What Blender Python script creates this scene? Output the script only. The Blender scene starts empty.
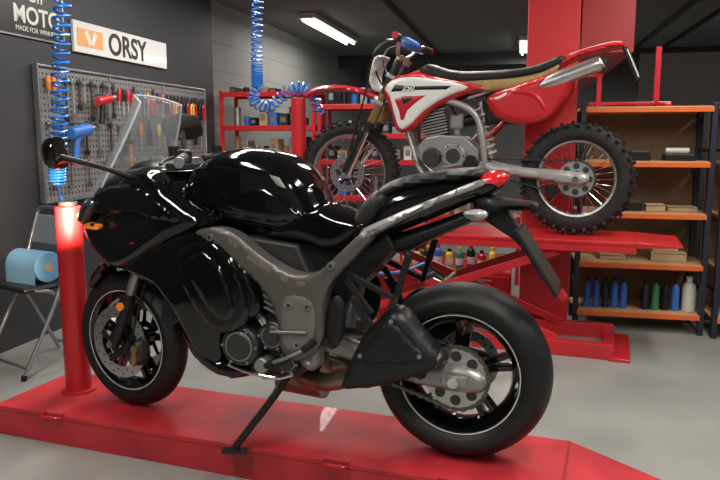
import bpy, bmesh, math, random
from mathutils import Vector as V, Matrix, geometry, Euler
random.seed(4)
sc=bpy.context.scene
sc.view_settings.view_transform='Standard'
CUR=None
# ---------------------------------------------------------------- materials
def M(name,col,rough=.5,metal=0,coat=0,var=0,nscale=6,bump=0,emit=0,alpha=1,bscale=None,spec=.5):
    m=bpy.data.materials.new(name); m.use_nodes=True
    nt=m.node_tree; b=nt.nodes['Principled BSDF']
    c=(*col,1)
    b.inputs['Base Color'].default_value=c
    b.inputs['Roughness'].default_value=rough
    b.inputs['Metallic'].default_value=metal
    b.inputs['Coat Weight'].default_value=coat
    b.inputs['Coat Roughness'].default_value=.03
    b.inputs['Specular IOR Level'].default_value=spec
    b.inputs['Alpha'].default_value=alpha
    if emit:
        b.inputs['Emission Color'].default_value=c
        b.inputs['Emission Strength'].default_value=emit
    tc=nt.nodes.new('ShaderNodeTexCoord')
    if var:
        n=nt.nodes.new('ShaderNodeTexNoise'); n.inputs['Scale'].default_value=nscale; n.inputs['Detail'].default_value=6
        nt.links.new(tc.outputs['Object'],n.inputs['Vector'])
        r=nt.nodes.new('ShaderNodeValToRGB')
        r.color_ramp.elements[0].position=.3; r.color_ramp.elements[1].position=.7
        r.color_ramp.elements[0].color=(*[x*(1-var) for x in col],1)
        r.color_ramp.elements[1].color=(*[min(1,x*(1+var)) for x in col],1)
        nt.links.new(n.outputs['Fac'],r.inputs['Fac']); nt.links.new(r.outputs['Color'],b.inputs['Base Color'])
    if bump:
        n2=nt.nodes.new('ShaderNodeTexNoise'); n2.inputs['Scale'].default_value=bscale or 60; n2.inputs['Detail'].default_value=3
        nt.links.new(tc.outputs['Object'],n2.inputs['Vector'])
        bp=nt.nodes.new('ShaderNodeBump'); bp.inputs['Strength'].default_value=bump; bp.inputs['Distance'].default_value=.01
        nt.links.new(n2.outputs['Fac'],bp.inputs['Height']); nt.links.new(bp.outputs['Normal'],b.inputs['Normal'])
    return m
BLK=M('gloss_black_paint',(.003,.003,.0035),.09,0,.5,spec=.4)
BLKP=M('black_plastic',(.010,.010,.011),.4,spec=.35)
MATB=M('matt_black_metal',(.013,.013,.014),.38,.1,spec=.4)
RUB=M('tyre_rubber',(.011,.011,.0115),.5,var=.2,nscale=30,bump=.1,spec=.35)
RUBD=M('knobbly_rubber',(.020,.019,.019),.7,var=.3,nscale=30,bump=.1,spec=.25)
SEATM=M('seat_vinyl',(.013,.013,.014),.5,bump=.1,bscale=200,spec=.35)
TIT=M('titanium_grey_frame',(.125,.112,.102),.40,.45)
TITL=M('titanium_grey_edge',(.20,.182,.167),.38,.4)
SILV=M('silver_paint',(.40,.39,.38),.35,.4)
SWSL=M('swingarm_silver',(.30,.29,.28),.35,.6)
ALU=M('brushed_aluminium',(.55,.55,.55),.32,.9)
ALUD=M('cast_aluminium',(.30,.30,.30),.45,.6)
CHR=M('chrome',(.8,.8,.8),.1,1)
BRZ=M('heat_tinted_pipe',(.28,.20,.15),.35,.9,var=.3,nscale=12)
ENG=M('engine_dark',(.045,.045,.046),.42,.4)
GOLD=M('gold_anodised',(.45,.29,.11),.3,.85)
RED=M('lift_red_paint',(.50,.014,.020),.38,0,.25,var=.12,nscale=3)
REDW=M('lift_red_worn',(.46,.022,.032),.5,0,.1,var=.25,nscale=6,bump=.08,bscale=40)
REDC=M('column_red_paint',(.52,.014,.018),.55)
REDD=M('dark_red_paint',(.30,.010,.014),.5)
REDP=M('red_plastic',(.50,.012,.02),.3,0,.4)
WHT=M('white_plastic',(.7,.7,.68),.35,0,.3)
OCH=M('ochre_vinyl',(.36,.24,.09),.5,var=.15,nscale=20)
REDL=M('tail_lens',(.6,.01,.01),.1,0,1,emit=.3)
SMOKE=M('clear_lens',(.36,.36,.34),.08,0,1)
DLENS=M('dark_lens',(.05,.05,.055),.05,0,1)
ORL=M('orange_lens',(.8,.22,.03),.2,0,1,emit=.2)
LAMPON=M('lit_bulb',(1,.75,.45),.3,emit=14)
BLUE=M('blue_hose',(.015,.17,.60),.3,0,.5)
BLUEP=M('blue_plastic',(.03,.14,.48),.4)
SCR=M('windscreen',(.42,.45,.48),.04,0,1,alpha=.36)
SCRE=M('screen_edge',(.65,.69,.72),.2,0,1)
RIMS=M('rim_stripe',(.62,.60,.60),.4)
GLS=M('mirror_glass',(.75,.62,.64),.03,1)
STEEL=M('grey_steel',(.34,.35,.36),.35,.8)
DKST=M('dark_steel',(.06,.06,.06),.4,.7)
CHN=M('chain_steel',(.14,.13,.11),.4,.8)
CARD=M('cardboard',(.42,.28,.15),.8,var=.15,nscale=8)
WOOD=M('shelf_board',(.42,.26,.13),.65,var=.2,nscale=5)
ORB=M('orange_beam',(.66,.14,.03),.4)
POSTB=M('shelf_post',(.015,.018,.035),.4)
YEL=M('yellow_plastic',(.65,.48,.05),.4)
GRN=M('green_plastic',(.04,.22,.10),.4)
ORG=M('orange_plastic',(.7,.2,.03),.4)
LTBL=M('paper_roll_blue',(.12,.28,.46),.8)
JUG=M('jug_plastic',(.60,.60,.53),.4)
# ---------------------------------------------------------------- mesh helpers
def empty(name,loc=(0,0,0),rz=0,parent=None,rot=None):
    e=bpy.data.objects.new(name,None); sc.collection.objects.link(e)
    e.location=loc; e.rotation_euler=rot or (0,0,rz); e.empty_display_size=.1
    if parent: e.parent=parent
    return e
def use(e):
    global CUR; CUR=e; return e
def obj(name,vs,fs,mat,smooth=True,ang=35,bevel=0,parent='cur'):
    me=bpy.data.meshes.new(name); me.from_pydata([tuple(v) for v in vs],[],fs)
    bm=bmesh.new(); bm.from_mesh(me); bmesh.ops.recalc_face_normals(bm,faces=bm.faces); bm.to_mesh(me); bm.free()
    me.materials.append(mat)
    if smooth:
        me.polygons.foreach_set('use_smooth',[True]*len(me.polygons))
        me.set_sharp_from_angle(angle=math.radians(ang))
    o=bpy.data.objects.new(name,me); sc.collection.objects.link(o)
    p=CUR if parent=='cur' else parent
    if p: o.parent=p
    if bevel:
        md=o.modifiers.new('b','BEVEL'); md.width=bevel; md.segments=2; md.limit_method='ANGLE'
    return o
def boxv(c,s,R=None):
    c=V(c); out=[]
    for i in (-1,1):
        for j in (-1,1):
            for k in (-1,1):
                v=V((i*s[0]/2,j*s[1]/2,k*s[2]/2))
                if R: v=R@v
                out.append(c+v)
    return out
BF=[(0,1,3,2),(4,6,7,5),(0,4,5,1),(2,3,7,6),(0,2,6,4),(1,5,7,3)]
def box(name,c,s,mat,rot=None,bevel=.003,parent='cur'):
    R=Euler(rot).to_matrix() if rot else None
    return obj(name,boxv(c,s,R),BF,mat,False,bevel=bevel,parent=parent)
def boxes(name,lst,mat,parent='cur'):
    vs=[];fs=[]
    for c,s,R in lst:
        o=len(vs); vs+=boxv(c,s,R); fs+=[tuple(i+o for i in f) for f in BF]
    return obj(name,vs,fs,mat,False,parent=parent)
def cat(pts,n=5,closed=True):
    P=[V(p) for p in pts]; N=len(P); out=[]
    rng=range(N) if closed else range(N-1)
    for i in rng:
        p1=P[i]; p2=P[(i+1)%N]
        p0=P[(i-1)%N] if (closed or i>0) else p1+(p1-p2)
        p3=P[(i+2)%N] if (closed or i<N-2) else p2+(p2-p1)
        for k in range(n):
            t=k/n
            out.append(.5*((2*p1)+(p2-p0)*t+(2*p0-5*p1+4*p2-p3)*t*t+(3*p1-p0-3*p2+p3)*t**3))
    if not closed: out.append(P[-1])
    return out
def frames(P):
    T=[]
    for i in range(len(P)):
        a=P[max(0,i-1)]; b=P[min(len(P)-1,i+1)]
        T.append((b-a).normalized())
    up=V((0,0,1)) if abs(T[0].z)<.9 else V((1,0,0))
    n=T[0].cross(up).normalized(); F=[]
    for t in T:
        n=(n-t*n.dot(t)).normalized(); F.append((t,n,t.cross(n)))
    return F
def tube(name,pts,r,mat,seg=12,n=6,smooth=True):
    P=cat(pts,n,False) if (smooth and len(pts)>2) else [V(p) for p in pts]
    if isinstance(r,(int,float)): rr=[r]*len(P)
    else:
        rr=[]
        for i in range(len(P)):
            t=i/(len(P)-1)*(len(r)-1); a=int(min(t,len(r)-2)); rr.append(r[a]+(r[a+1]-r[a])*(t-a))
    F=frames(P); vs=[];fs=[]
    for p,(t,a,b),q in zip(P,F,rr):
        for k in range(seg):
            an=2*math.pi*k/seg; vs.append(p+(a*math.cos(an)+b*math.sin(an))*q)
    for i in range(len(P)-1):
        for k in range(seg):
            k2=(k+1)%seg; fs.append((i*seg+k,i*seg+k2,(i+1)*seg+k2,(i+1)*seg+k))
    fs.append(tuple(range(seg))); fs.append(tuple(range((len(P)-1)*seg,len(P)*seg)))
    return obj(name,vs,fs,mat,True,50)
def cyl(name,p0,p1,r,mat,r2=None,seg=28,bevel=0):
    o=tube(name,[p0,p1],[r,r2 if r2 is not None else r],mat,seg)
    if bevel:
        md=o.modifiers.new('b','BEVEL'); md.width=bevel; md.segments=2; md.limit_method='ANGLE'
    return o
def coil(name,path,R,turns,r,mat,seg=6):
    P=cat(path,8,False); F=frames(P); N=int(turns*12); pts=[]
    for i in range(N+1):
        t=i/N*(len(P)-1); a=int(min(t,len(P)-2)); f=t-a
        c=P[a].lerp(P[a+1],f); _,n1,b1=F[a]; an=i/12*2*math.pi
        pts.append(c+(n1*math.cos(an)+b1*math.sin(an))*R)
    return tube(name,pts,r,mat,seg,smooth=False)
def lathe(name,prof,c,mat,seg=72,closed=True,ang=35):
    vs=[];fs=[];n=len(prof)
    for k in range(seg):
        an=2*math.pi*k/seg
        for r,a in prof: vs.append((c[0]+r*math.cos(an),c[1]+a,c[2]+r*math.sin(an)))
    for k in range(seg):
        k2=(k+1)%seg
        for i in range(n if closed else n-1):
            j=(i+1)%n; fs.append((k*n+i,k*n+j,k2*n+j,k2*n+i))
    return obj(name,vs,fs,mat,True,ang)
def lathez(name,prof,c,mat,seg=24):
    vs=[];fs=[];n=len(prof)
    for k in range(seg):
        an=2*math.pi*k/seg
        for r,a in prof: vs.append((c[0]+r*math.cos(an),c[1]+r*math.sin(an),c[2]+a))
    for k in range(seg):
        k2=(k+1)%seg
        for i in range(n-1): fs.append((k*n+i,k*n+i+1,k2*n+i+1,k2*n+i))
    return obj(name,vs,fs,mat,True,35)
def mm(pts): return [(a/1000,b/1000) for a,b in pts]
def plate(name,outline,y0,y1,mat,bevel=.003,sm=0):
    P=mm(outline)
    if sm: P=[(p.x,p.y) for p in cat([V((a,b)) for a,b in P],sm)]
    n=len(P); vs=[(a,y0,b) for a,b in P]+[(a,y1,b) for a,b in P]
    fs=[tuple(range(n)),tuple(range(2*n-1,n-1,-1))]+[(i,(i+1)%n,n+(i+1)%n,n+i) for i in range(n)]
    return obj(name,vs,fs,mat,bool(sm),35,bevel=bevel)
def bar(name,p0,p1,w0,w1,y0,y1,mat):
    a=V(p0);b=V(p1);d=(b-a).normalized();n=V((-d.y,d.x))
    q=[a+n*w0/2,b+n*w1/2,b-n*w1/2,a-n*w0/2]
    return plate(name,[(v.x*1000,v.y*1000) for v in q],y0,y1,mat,.004)
def puff(name,outline,yin,bulge,D,mat,side=0,th=.02,w=None,h=.016,sm=5,yf=None):
    """rounded body panel: outline in side elevation (mm), swelling outwards. side 0 = symmetric solid"""
    P=cat([V(p) for p in mm(outline)],sm) if sm>1 else [V(p) for p in mm(outline)]
    n=len(P)
    def inside(x,z):
        c=False
        for i in range(n):
            a=P[i];b=P[i-1]
            if (a.y>z)!=(b.y>z) and x<(b.x-a.x)*(z-a.y)/(b.y-a.y)+a.x: c=not c
        return c
    def dist(x,z):
        p=V((x,z));m=9
        for i in range(n):
            a=P[i-1];b=P[i];ab=b-a;L=ab.length_squared
            t=max(0,min(1,(p-a).dot(ab)/L)) if L>1e-12 else 0
            m=min(m,(p-(a+ab*t)).length)
        return m
    x0=min(p.x for p in P);x1=max(p.x for p in P);z0=min(p.y for p in P);z1=max(p.y for p in P)
    pts=list(P); i=0; z=z0+h/2
    while z<z1:
        x=x0+(h/2 if i%2 else 0)
        while x<x1:
            if inside(x,z) and dist(x,z)>h*.45: pts.append(V((x,z)))
            x+=h
        z+=h*.87;i+=1
    res=geometry.delaunay_2d_cdt(pts,[(k,(k+1)%n) for k in range(n)],[],1,1e-6)
    vv=res[0];ff=[f for f in res[2] if inside(sum(vv[k].x for k in f)/len(f),sum(vv[k].y for k in f)/len(f))]
    N=len(vv);F=[];B=[]
    for p in vv:
        d=dist(p.x,p.y); t=min(1,d/D); g=math.sqrt(max(0,1-(1-t)**2)); ww=w(p.x,p.y) if w else 1
        base=yf(p.x,p.y) if yf else 0
        if side==0:
            y=(yin+bulge*g)*ww; F.append((p.x,y,p.y));B.append((p.x,-y,p.y))
        else:
            y=yin*ww+base+bulge*g; F.append((p.x,side*y,p.y));B.append((p.x,side*(yin*ww+base-th),p.y))
    fs=[tuple(f) for f in ff]+[tuple(k+N for k in reversed(f)) for f in ff]
    cnt={}
    for f in ff:
        for i in range(len(f)):
            e=(f[i],f[(i+1)%len(f)]);k=tuple(sorted(e));cnt.setdefault(k,[]).append(e)
    for k,l in cnt.items():
        if len(l)==1: a,b=l[0];fs.append((b,a,a+N,b+N))
    return obj(name,F+B,fs,mat,True,55)
def both(name,outline,yin,bulge,D,mat,**k):
    puff(name+'_left',outline,yin,bulge,D,mat,side=1,**k); puff(name+'_right',outline,yin,bulge,D,mat,side=-1,**k)
def lerp(a,b,t): t=max(0,min(1,t)); return a+(b-a)*t
def textobj(name,txt,size,mat,loc,rot,ext=.001,parent=None,bold=0,shear=0):
    cu=bpy.data.curves.new(name,'FONT');cu.body=txt;cu.size=size;cu.extrude=ext;cu.offset=bold;cu.shear=shear;cu.materials.append(mat)
    o=bpy.data.objects.new(name,cu);sc.collection.objects.link(o);o.location=loc;o.rotation_euler=rot
    o.parent=parent or CUR
    return o
# ---------------------------------------------------------------- room
OX,OY=-2.1,4.2; RA=math.atan2(-.2228,.9749)
e1=V((.9749,-.2228,0));e2=V((.2228,.9749,0))
def rm(p,q,z=0): return V((OX,OY,0))+e1*p+e2*q+V((0,0,z))
CH=2.65
FL=M('polished_concrete',(.265,.27,.255),.36,var=.16,nscale=1.8,bump=.02,bscale=8)
CEIL=M('ceiling_grey',(.19,.19,.195),.85,var=.08,nscale=1)
WBL=M('wall_charcoal',(.024,.025,.032),.6,var=.1,nscale=4)
WDK=M('wall_dark',(.05,.046,.044),.7,var=.1,nscale=3)
def blockmat():
    m=M('painted_block',(.42,.43,.43),.75)
    nt=m.node_tree;b=nt.nodes['Principled BSDF']
    br=nt.nodes.new('ShaderNodeTexBrick');br.inputs['Scale'].default_value=1
    br.inputs['Brick Width'].default_value=2.4;br.inputs['Row Height'].default_value=.28;br.inputs['Mortar Size'].default_value=.008
    br.inputs['Color1'].default_value=(.26,.265,.26,1);br.inputs['Color2'].default_value=(.245,.25,.25,1);br.inputs['Mortar'].default_value=(.19,.19,.19,1)
    tc=nt.nodes.new('ShaderNodeTexCoord')
    sx=nt.nodes.new('ShaderNodeSeparateXYZ');cx=nt.nodes.new('ShaderNodeCombineXYZ')
    nt.links.new(tc.outputs['Object'],sx.inputs[0]);nt.links.new(sx.outputs['Y'],cx.inputs['X']);nt.links.new(sx.outputs['Z'],cx.inputs['Y'])
    nt.links.new(cx.outputs[0],br.inputs['Vector']);nt.links.new(br.outputs['Color'],b.inputs['Base Color'])
    return m
WBK=blockmat()
def rbox(name,p0,p1,q0,q1,z0,z1,mat,bevel=0):
    o=obj(name,boxv(((p0+p1)/2,(q0+q1)/2,(z0+z1)/2),(p1-p0,q1-q0,z1-z0)),BF,mat,False,bevel=bevel,parent=None)
    o.location=(OX,OY,0);o.rotation_euler=(0,0,RA);return o
rbox('floor',-.1,6.6,-6.6,10.1,-.1,0,FL)
rbox('ceiling',-.1,6.6,-6.6,10.1,CH,CH+.1,CEIL)
rbox('wall_left',-.1,0,-6.6,2.93,0,CH,WBL)
rbox('wall_left_rear',-.2,-.1,2.93,10.1,0,CH,WBK)
rbox('wall_back',-.2,6.6,10,10.1,0,CH,M('wall_back_grey',(.16,.165,.17),.8,var=.1,nscale=2))
rbox('wall_right',6.5,6.6,-6.6,10,0,CH,WDK)
rbox('wall_front',-.1,6.6,-6.6,-6.5,0,CH,M('wall_front_grey',(.3,.3,.29),.8))
rbox('wall_partition',3.9,6.5,2.6,2.7,0,1.95,WDK)
rbox('red_column',3.0,3.315,1.05,1.36,0,CH,REDC,.005)
rbox('red_ceiling_beam',3.33,3.65,1.15,5.5,1.80,CH,REDD,.005)
for i,(p,q0,q1) in enumerate([(1.6,2.5,10),(4.6,0,10),(5.0,0,10)]):
    rbox('ceiling_conduit' if i==0 else 'ceiling_conduit.%03d'%i,p,p+.04,q0,q1,CH-.05,CH-.002,DKST)
rbox('ceiling_crossbeam',-.1,6.5,8.2,8.4,CH-.2,CH-.001,M('beam_dark',(.06,.06,.065),.7))
TUBE=M('fluorescent_tube',(1,.97,.90),.4,emit=8)
HOUS=M('fixture_white',(.6,.6,.6),.5)
def fixture(p,q,L=1.5,power=60,along=True):
    e=use(empty('fluorescent_or_fill_fixture',rm(p,q,CH),RA if along else RA+math.pi/2))
    box('housing',(0,0,-.035),(.2,L+.06,.06),HOUS)
    for dx in (-.05,.05): cyl('tube',(dx,-L/2,-.085),(dx,L/2,-.085),.014,TUBE)
    la=bpy.data.lights.new('lamp','AREA');la.shape='RECTANGLE';la.size=.2;la.size_y=L;la.energy=power;la.color=(1,.96,.88)
    lo=bpy.data.objects.new('lamp',la);sc.collection.objects.link(lo);lo.location=(0,0,-.11);lo.parent=e
for p,q,pw,L in [(.62,5.1,30,2),(3.0,7.2,28,1.5),(1.0,1.6,32,1.5),(2.5,1.5,24,1.2),(1.2,-.5,36,1.5),(1.6,-2.9,42,1.5),(3.6,-2.1,38,1.5),(4.1,.0,34,1.5),(3.2,-4.9,30,1.5),(5.3,-.9,28,1.5),(5.4,4.8,20,1.5)]:  # seen fixtures plus unseen ones added as fill to brighten the room
    fixture(p,q,L,pw)
# ---------------------------------------------------------------- wall items
use(empty('pegboard_panel',(OX,OY,0),RA))
PEG=M('perforated_steel',(.16,.165,.17),.5,.2)
def pegmat(m):
    nt=m.node_tree;b=nt.nodes['Principled BSDF'];tc=nt.nodes.new('ShaderNodeTexCoord')
    mp=nt.nodes.new('ShaderNodeVectorMath');mp.operation='SCALE';mp.inputs['Scale'].default_value=26
    fr=nt.nodes.new('ShaderNodeVectorMath');fr.operation='FRACTION'
    sb=nt.nodes.new('ShaderNodeVectorMath');sb.operation='SUBTRACT';sb.inputs[1].default_value=(.5,.5,.5)
    ml=nt.nodes.new('ShaderNodeVectorMath');ml.operation='MULTIPLY';ml.inputs[1].default_value=(0,1,1)
    ln=nt.nodes.new('ShaderNodeVectorMath');ln.operation='LENGTH'
    r=nt.nodes.new('ShaderNodeValToRGB');r.color_ramp.interpolation='CONSTANT'
    r.color_ramp.elements[0].color=(.012,.012,.012,1);r.color_ramp.elements[1].position=.22;r.color_ramp.elements[1].color=(.20,.205,.21,1)
    L=nt.links.new
    L(tc.outputs['Object'],mp.inputs[0]);L(mp.outputs[0],fr.inputs[0]);L(fr.outputs[0],sb.inputs[0]);L(sb.outputs[0],ml.inputs[0]);L(ml.outputs[0],ln.inputs[0]);L(ln.outputs['Value'],r.inputs[0]);L(r.outputs[0],b.inputs['Base Color'])
pegmat(PEG)
box('panel',(.02,1.455,1.29),(.02,2.37,.86),PEG)
for z in (.86,1.72): box('edge_rail',(.025,1.455,z),(.04,2.39,.015),STEEL)
for y in (.265,1.06,1.85,2.645): box('edge_post',(.025,y,1.29),(.04,.015,.87),STEEL)
use(empty('hand_tool_set',(OX,OY,0),RA))
cols=[REDP,YEL,BLUEP,GRN,ORG,REDP,BLKP]
def wrench(y,z,L,m=STEEL):
    cyl('wrench_shank',(.05,y,z),(.05,y,z-L),.008,m,seg=8)
    box('wrench_ring_end',(.05,y,z),(.014,.036,.036),m,rot=(.78,0,0))
    boxes('wrench_open_end',[((.05,y-.013,z-L-.012),(.012,.010,.034),None),((.05,y+.013,z-L-.012),(.012,.010,.034),None),((.05,y,z-L+.004),(.012,.036,.016),None)],m)
def driver(y,z,m,L=.12):
    tube('screwdriver_handle',[(.055,y,z),(.055,y,z-.04),(.055,y,z-.09)],[.013,.019,.013],m,8)
    cyl('screwdriver_blade',(.055,y,z-.09),(.055,y,z-.09-L),.0045,STEEL,seg=6)
def plier(y,z,m):
    box('plier_jaw',(.055,y,z+.02),(.014,.026,.06),DKST)
    for s in(-1,1): tube('plier_handle',[(.055,y,z),(.055,y+s*.024,z-.05),(.055,y+s*.020,z-.15)],.010,m,8)
y=.34
k=0
while y<2.6:
    z=1.66
    t=k%4
    if .3<y<.42: driver(y,z,ORG)
    elif y<1.1: wrench(y,z-.02,random.uniform(.12,.25),[STEEL,DKST][k%2])
    elif y<1.8: driver(y,z-.03,cols[k%7],.1) if t<3 else plier(y,z-.05,REDP)
    else: plier(y,z-.08,[REDP,BLKP,BLKP,REDP,YEL][k%5])
    if k%2==0:
        if y<1.3: wrench(y,1.36,random.uniform(.15,.3),[STEEL,DKST][k//2%2])
        else: (plier(y,1.36,[REDP,BLKP,BLUEP,BLKP][k//2%4]) if k%4 else driver(y,1.38,cols[(k+2)%7]))
    if k%3==0: wrench(y,1.10,.14,CHR)
    y+=random.uniform(.05,.085);k+=1
use(empty('air_impact_gun',(OX,OY,0),RA))
cyl('motor_body',(.11,.46,1.30),(.11,.66,1.33),.042,BLUEP,bevel=.008);cyl('anvil',(.11,.66,1.33),(.11,.73,1.34),.015,STEEL)
tube('grip',[(.11,.53,1.30),(.11,.515,1.2),(.11,.50,1.13)],[.028,.022,.026],BLUEP);box('trigger',(.11,.565,1.24),(.015,.015,.04),DKST)
cyl('hook',(.03,.57,1.37),(.12,.57,1.37),.008,STEEL)
use(empty('heat_gun',(OX,OY,0),RA))
cyl('body',(.11,.78,1.52),(.11,.94,1.55),.03,REDP,bevel=.006);cyl('nozzle',(.11,.94,1.55),(.11,1.0,1.56),.018,STEEL);tube('grip',[(.11,.84,1.5),(.11,.83,1.42),(.11,.82,1.37)],.02,BLKP)
cyl('hook',(.03,.88,1.575),(.12,.88,1.575),.008,STEEL)
use(empty('claw_hammer',(OX,OY,0),RA))
cyl('handle',(.08,1.22,1.22),(.08,1.24,.96),.013,ORG);box('head',(.08,1.22,1.24),(.03,.11,.03),DKST,bevel=.006)
use(empty('shop_sign',(OX,OY,0),RA))
box('sign_board',(.012,1.32,1.955),(.02,1.28,.21),WHT)
box('sign_emblem',(.0235,.87,1.955),(.003,.30,.12),M('emblem_orange',(.75,.35,.12),.5))
box('sign_emblem_bar',(.026,.84,1.955),(.003,.04,.10),WHT,rot=(.5,0,0));box('sign_emblem_bar',(.026,.91,1.955),(.003,.04,.10),WHT,rot=(-.5,0,0))
INK=M('sign_ink',(.02,.02,.02),.5)
textobj('sign_lettering','ORSY',.215,INK,(.0235,1.09,1.88),(math.pi/2,0,math.pi/2),bold=.005)
use(empty('wall_poster',(OX,OY,0),RA))
box('poster_sheet',(.006,.24,2.11),(.01,.70,.46),BLKP)
for z in(1.882,2.338): box('poster_border',(.012,.24,z),(.004,.70,.012),STEEL)
for yy in(-.11,.59): box('poster_border',(.012,yy,2.11),(.004,.012,.46),STEEL)
textobj('poster_lettering','MOTO',.145,WHT,(.0125,.115,1.965),(math.pi/2,0,math.pi/2),bold=.003)
textobj('poster_heading','CIF',.13,WHT,(.0125,.24,2.10),(math.pi/2,0,math.pi/2))
textobj('poster_strapline','MADE FOR WINNERS',.042,WHT,(.0125,.13,1.915),(math.pi/2,0,math.pi/2))
# ---------------------------------------------------------------- folding chair
use(empty('folding_chair',(-1.80,3.86,0),math.radians(-35)))
for s in(-.2,.2):
    tube('front_leg',[(s,-.24,.01),(s,-.02,.42),(s,.13,.84)],.011,STEEL)
    tube('rear_leg',[(s*.9,.2,.01),(s*.9,.0,.40),(s*.9,-.14,.47)],.011,STEEL)
    cyl('foot_cap',(s,-.24,.0),(s,-.235,.03),.015,BLKP)
for y,z in((-.215,.06),(.19,.06)): cyl('cross_bar',(-.2,y,z),(.2,y,z),.009,STEEL)
tube('back_frame_top',[(-.2,.13,.84),(-.17,.14,.87),(0,.142,.875),(.17,.14,.87),(.2,.13,.84)],.011,STEEL)
box('seat',(0,-.02,.47),(.38,.36,.03),BLKP,bevel=.012)
box('backrest',(0,.105,.75),(.39,.02,.17),M('chair_grey',(.22,.24,.26),.5),rot=(-.35,0,0),bevel=.01)
use(empty('paper_towel_roll',(-1.80,3.84,.488),math.radians(-30)))
cyl('roll',(-.13,-.02,.085),(.13,-.02,.085),.085,LTBL,seg=36,bevel=.004);cyl('core',(-.132,-.02,.085),(.132,-.02,.085),.025,CARD)
box('loose_sheet',(0,-.106,.04),(.25,.002,.09),LTBL,bevel=0)
# ---------------------------------------------------------------- shelving
def shelf_unit(name,p0,W,q0,D,H,levels,beam,post,board,back=None,lip=.05):
    e=use(empty(name,rm(p0,q0),RA))
    for x in(.02,W-.02):
        for y in(.02,D-.02): box('upright',(x,y,H/2),(.035,.035,H),post)
        for zz in [H*.2,H*.5,H*.8]: box('side_brace',(x,D/2,zz),(.015,D-.04,.02),post)
    for z in levels:
        box('shelf_board',(W/2,D/2,z),(W-.01,D-.01,.018),board)
        box('front_beam',(W/2,.004,z-.012),(W-.06,.02,lip),beam)
        box('rear_beam',(W/2,D-.004,z-.012),(W-.06,.02,lip),beam)
    if back: box('back_panel',(W/2,D+.01,H/2),(W,.012,H-.04),back)
    return e
HB=M('brown_back_panel',(.22,.14,.08),.75,var=.15,nscale=3)
lv=[.13,.455,.785,1.115,1.46]
shelf_unit('boltless_shelving_unit',3.35,.82,1.15,.40,1.49,lv,ORB,POSTB,WOOD,HB,.035)
shelf_unit('boltless_shelving_unit',4.20,.95,1.10,.40,1.49,lv,ORB,POSTB,WOOD,HB,.035)
def bottle(c,r,h,mat,cap,nm='bottle'):
    e=use(empty(nm,c))
    lathez('bottle_body',[(0,0),(r,0),(r,h*.68),(r*.9,h*.76),(r*.45,h*.84),(r*.4,h*.9),(0,h*.9)],(0,0,0),mat,20)
    lathez('bottle_cap',[(0,h*.87),(r*.5,h*.87),(r*.5,h),(0,h)],(0,0,0),cap,16)
    if nm=='oil_bottle': lathez('bottle_label',[(r*1.01,h*.2),(r*1.01,h*.5)],(0,0,0),WHT,20)
zb=.141
for i in range(5): bottle(rm(3.45+i*.058,1.25,zb),.024,.20+.01*(i%2),BLUEP if i!=2 else POSTB,BLKP)
for i in range(4): bottle(rm(3.82+i*.062,1.25,zb),.025,.19+.015*(i%2),[POSTB,GRN,BLKP,BLUEP][i],BLKP)
bottle(rm(4.09,1.26,zb),.042,.23,JUG,WHT,'plastic_jug')
def carton(p,q,z,s,nm='cardboard_box',mat=CARD,rz=0):
    e=use(empty(nm,rm(p,q,z),RA+rz))
    box('carton_body',(0,0,s[2]/2),s,mat,bevel=.003);box('carton_tape',(0,0,s[2]+.0005),(s[0]*.98,s[1]*.14,.002),WHT if mat==CARD else STEEL,bevel=0)
    box('carton_flap_seam',(0,-s[1]/2-.0005,s[2]*.85),(s[0]*.96,.002,.004),DKST,bevel=0)
carton(4.02,1.34,.795,(.18,.14,.03));carton(3.85,1.3,.795,(.12,.12,.045));carton(3.60,1.35,.795,(.12,.14,.03));carton(3.72,1.3,.795,(.1,.1,.06),'black_case',BLKP)
carton(3.95,1.33,.465,(.22,.16,.06));carton(3.93,1.33,.526,(.16,.12,.03));carton(3.6,1.34,.465,(.16,.16,.03))
carton(3.98,1.30,1.125,(.18,.14,.04),'black_case',BLKP);carton(3.70,1.30,1.125,(.2,.14,.06),'black_case',BLKP)
carton(4.6,1.33,.795,(.3,.2,.2));carton(4.6,1.33,.465,(.24,.2,.1));carton(4.55,1.33,.14,(.3,.2,.14))
use(empty('cloth_roll',rm(3.97,1.30,1.188),RA))
tube('roll',[(-.07,0,.0),(.07,0,0)],.020,JUG);cyl('roll_core',(-.075,0,0),(.075,0,0),.008,CARD)
use(empty('cordless_drill',rm(4.37,1.20,1.125),RA))
box('battery',(0,0,.025),(.07,.05,.05),BLKP,bevel=.008);tube('grip',[(0,0,.04),(.005,0,.09),(.0,0,.13)],[.018,.016,.02],ORG)
cyl('motor',(-.05,0,.15),(.06,0,.15),.027,BLKP);cyl('chuck',(-.1,0,.15),(-.05,0,.15),.014,STEEL,.02)
use(empty('red_wheel_stand',rm(3.38,1.35,1.47),RA))
for x in(.08,.5):box('base_foot',(x,0,.01),(.04,.3,.02),REDP)
box('base_bar',(.27,-.12,.02),(.5,.03,.02),REDP)
box('upright_short',(.08,-.12,.11),(.03,.03,.2),REDP);box('upright_tall',(.43,-.12,.19),(.035,.03,.36),REDP)
box('top_plate',(.04,-.12,.2),(.12,.03,.02),REDP)
shelf_unit('red_storage_rack',.02,1.0,3.0,.42,1.74,[.25,.7,1.1,1.38,1.71],RED,RED,REDD,None,.05)
shelf_unit('red_storage_rack',1.04,1.1,3.0,.42,1.62,[.25,.7,1.05,1.3,1.58],RED,RED,REDD,None,.05)
shelf_unit('red_low_rack',1.80,1.2,2.5,.38,.60,[.2,.58],RED,RED,REDD,None,.05)
use(empty('red_tool_cabinet',rm(1.62,1.62),RA))
CW=1.32
box('carcass',(CW/2,.2,.135),(CW,.4,.27),RED,bevel=.006)
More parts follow.
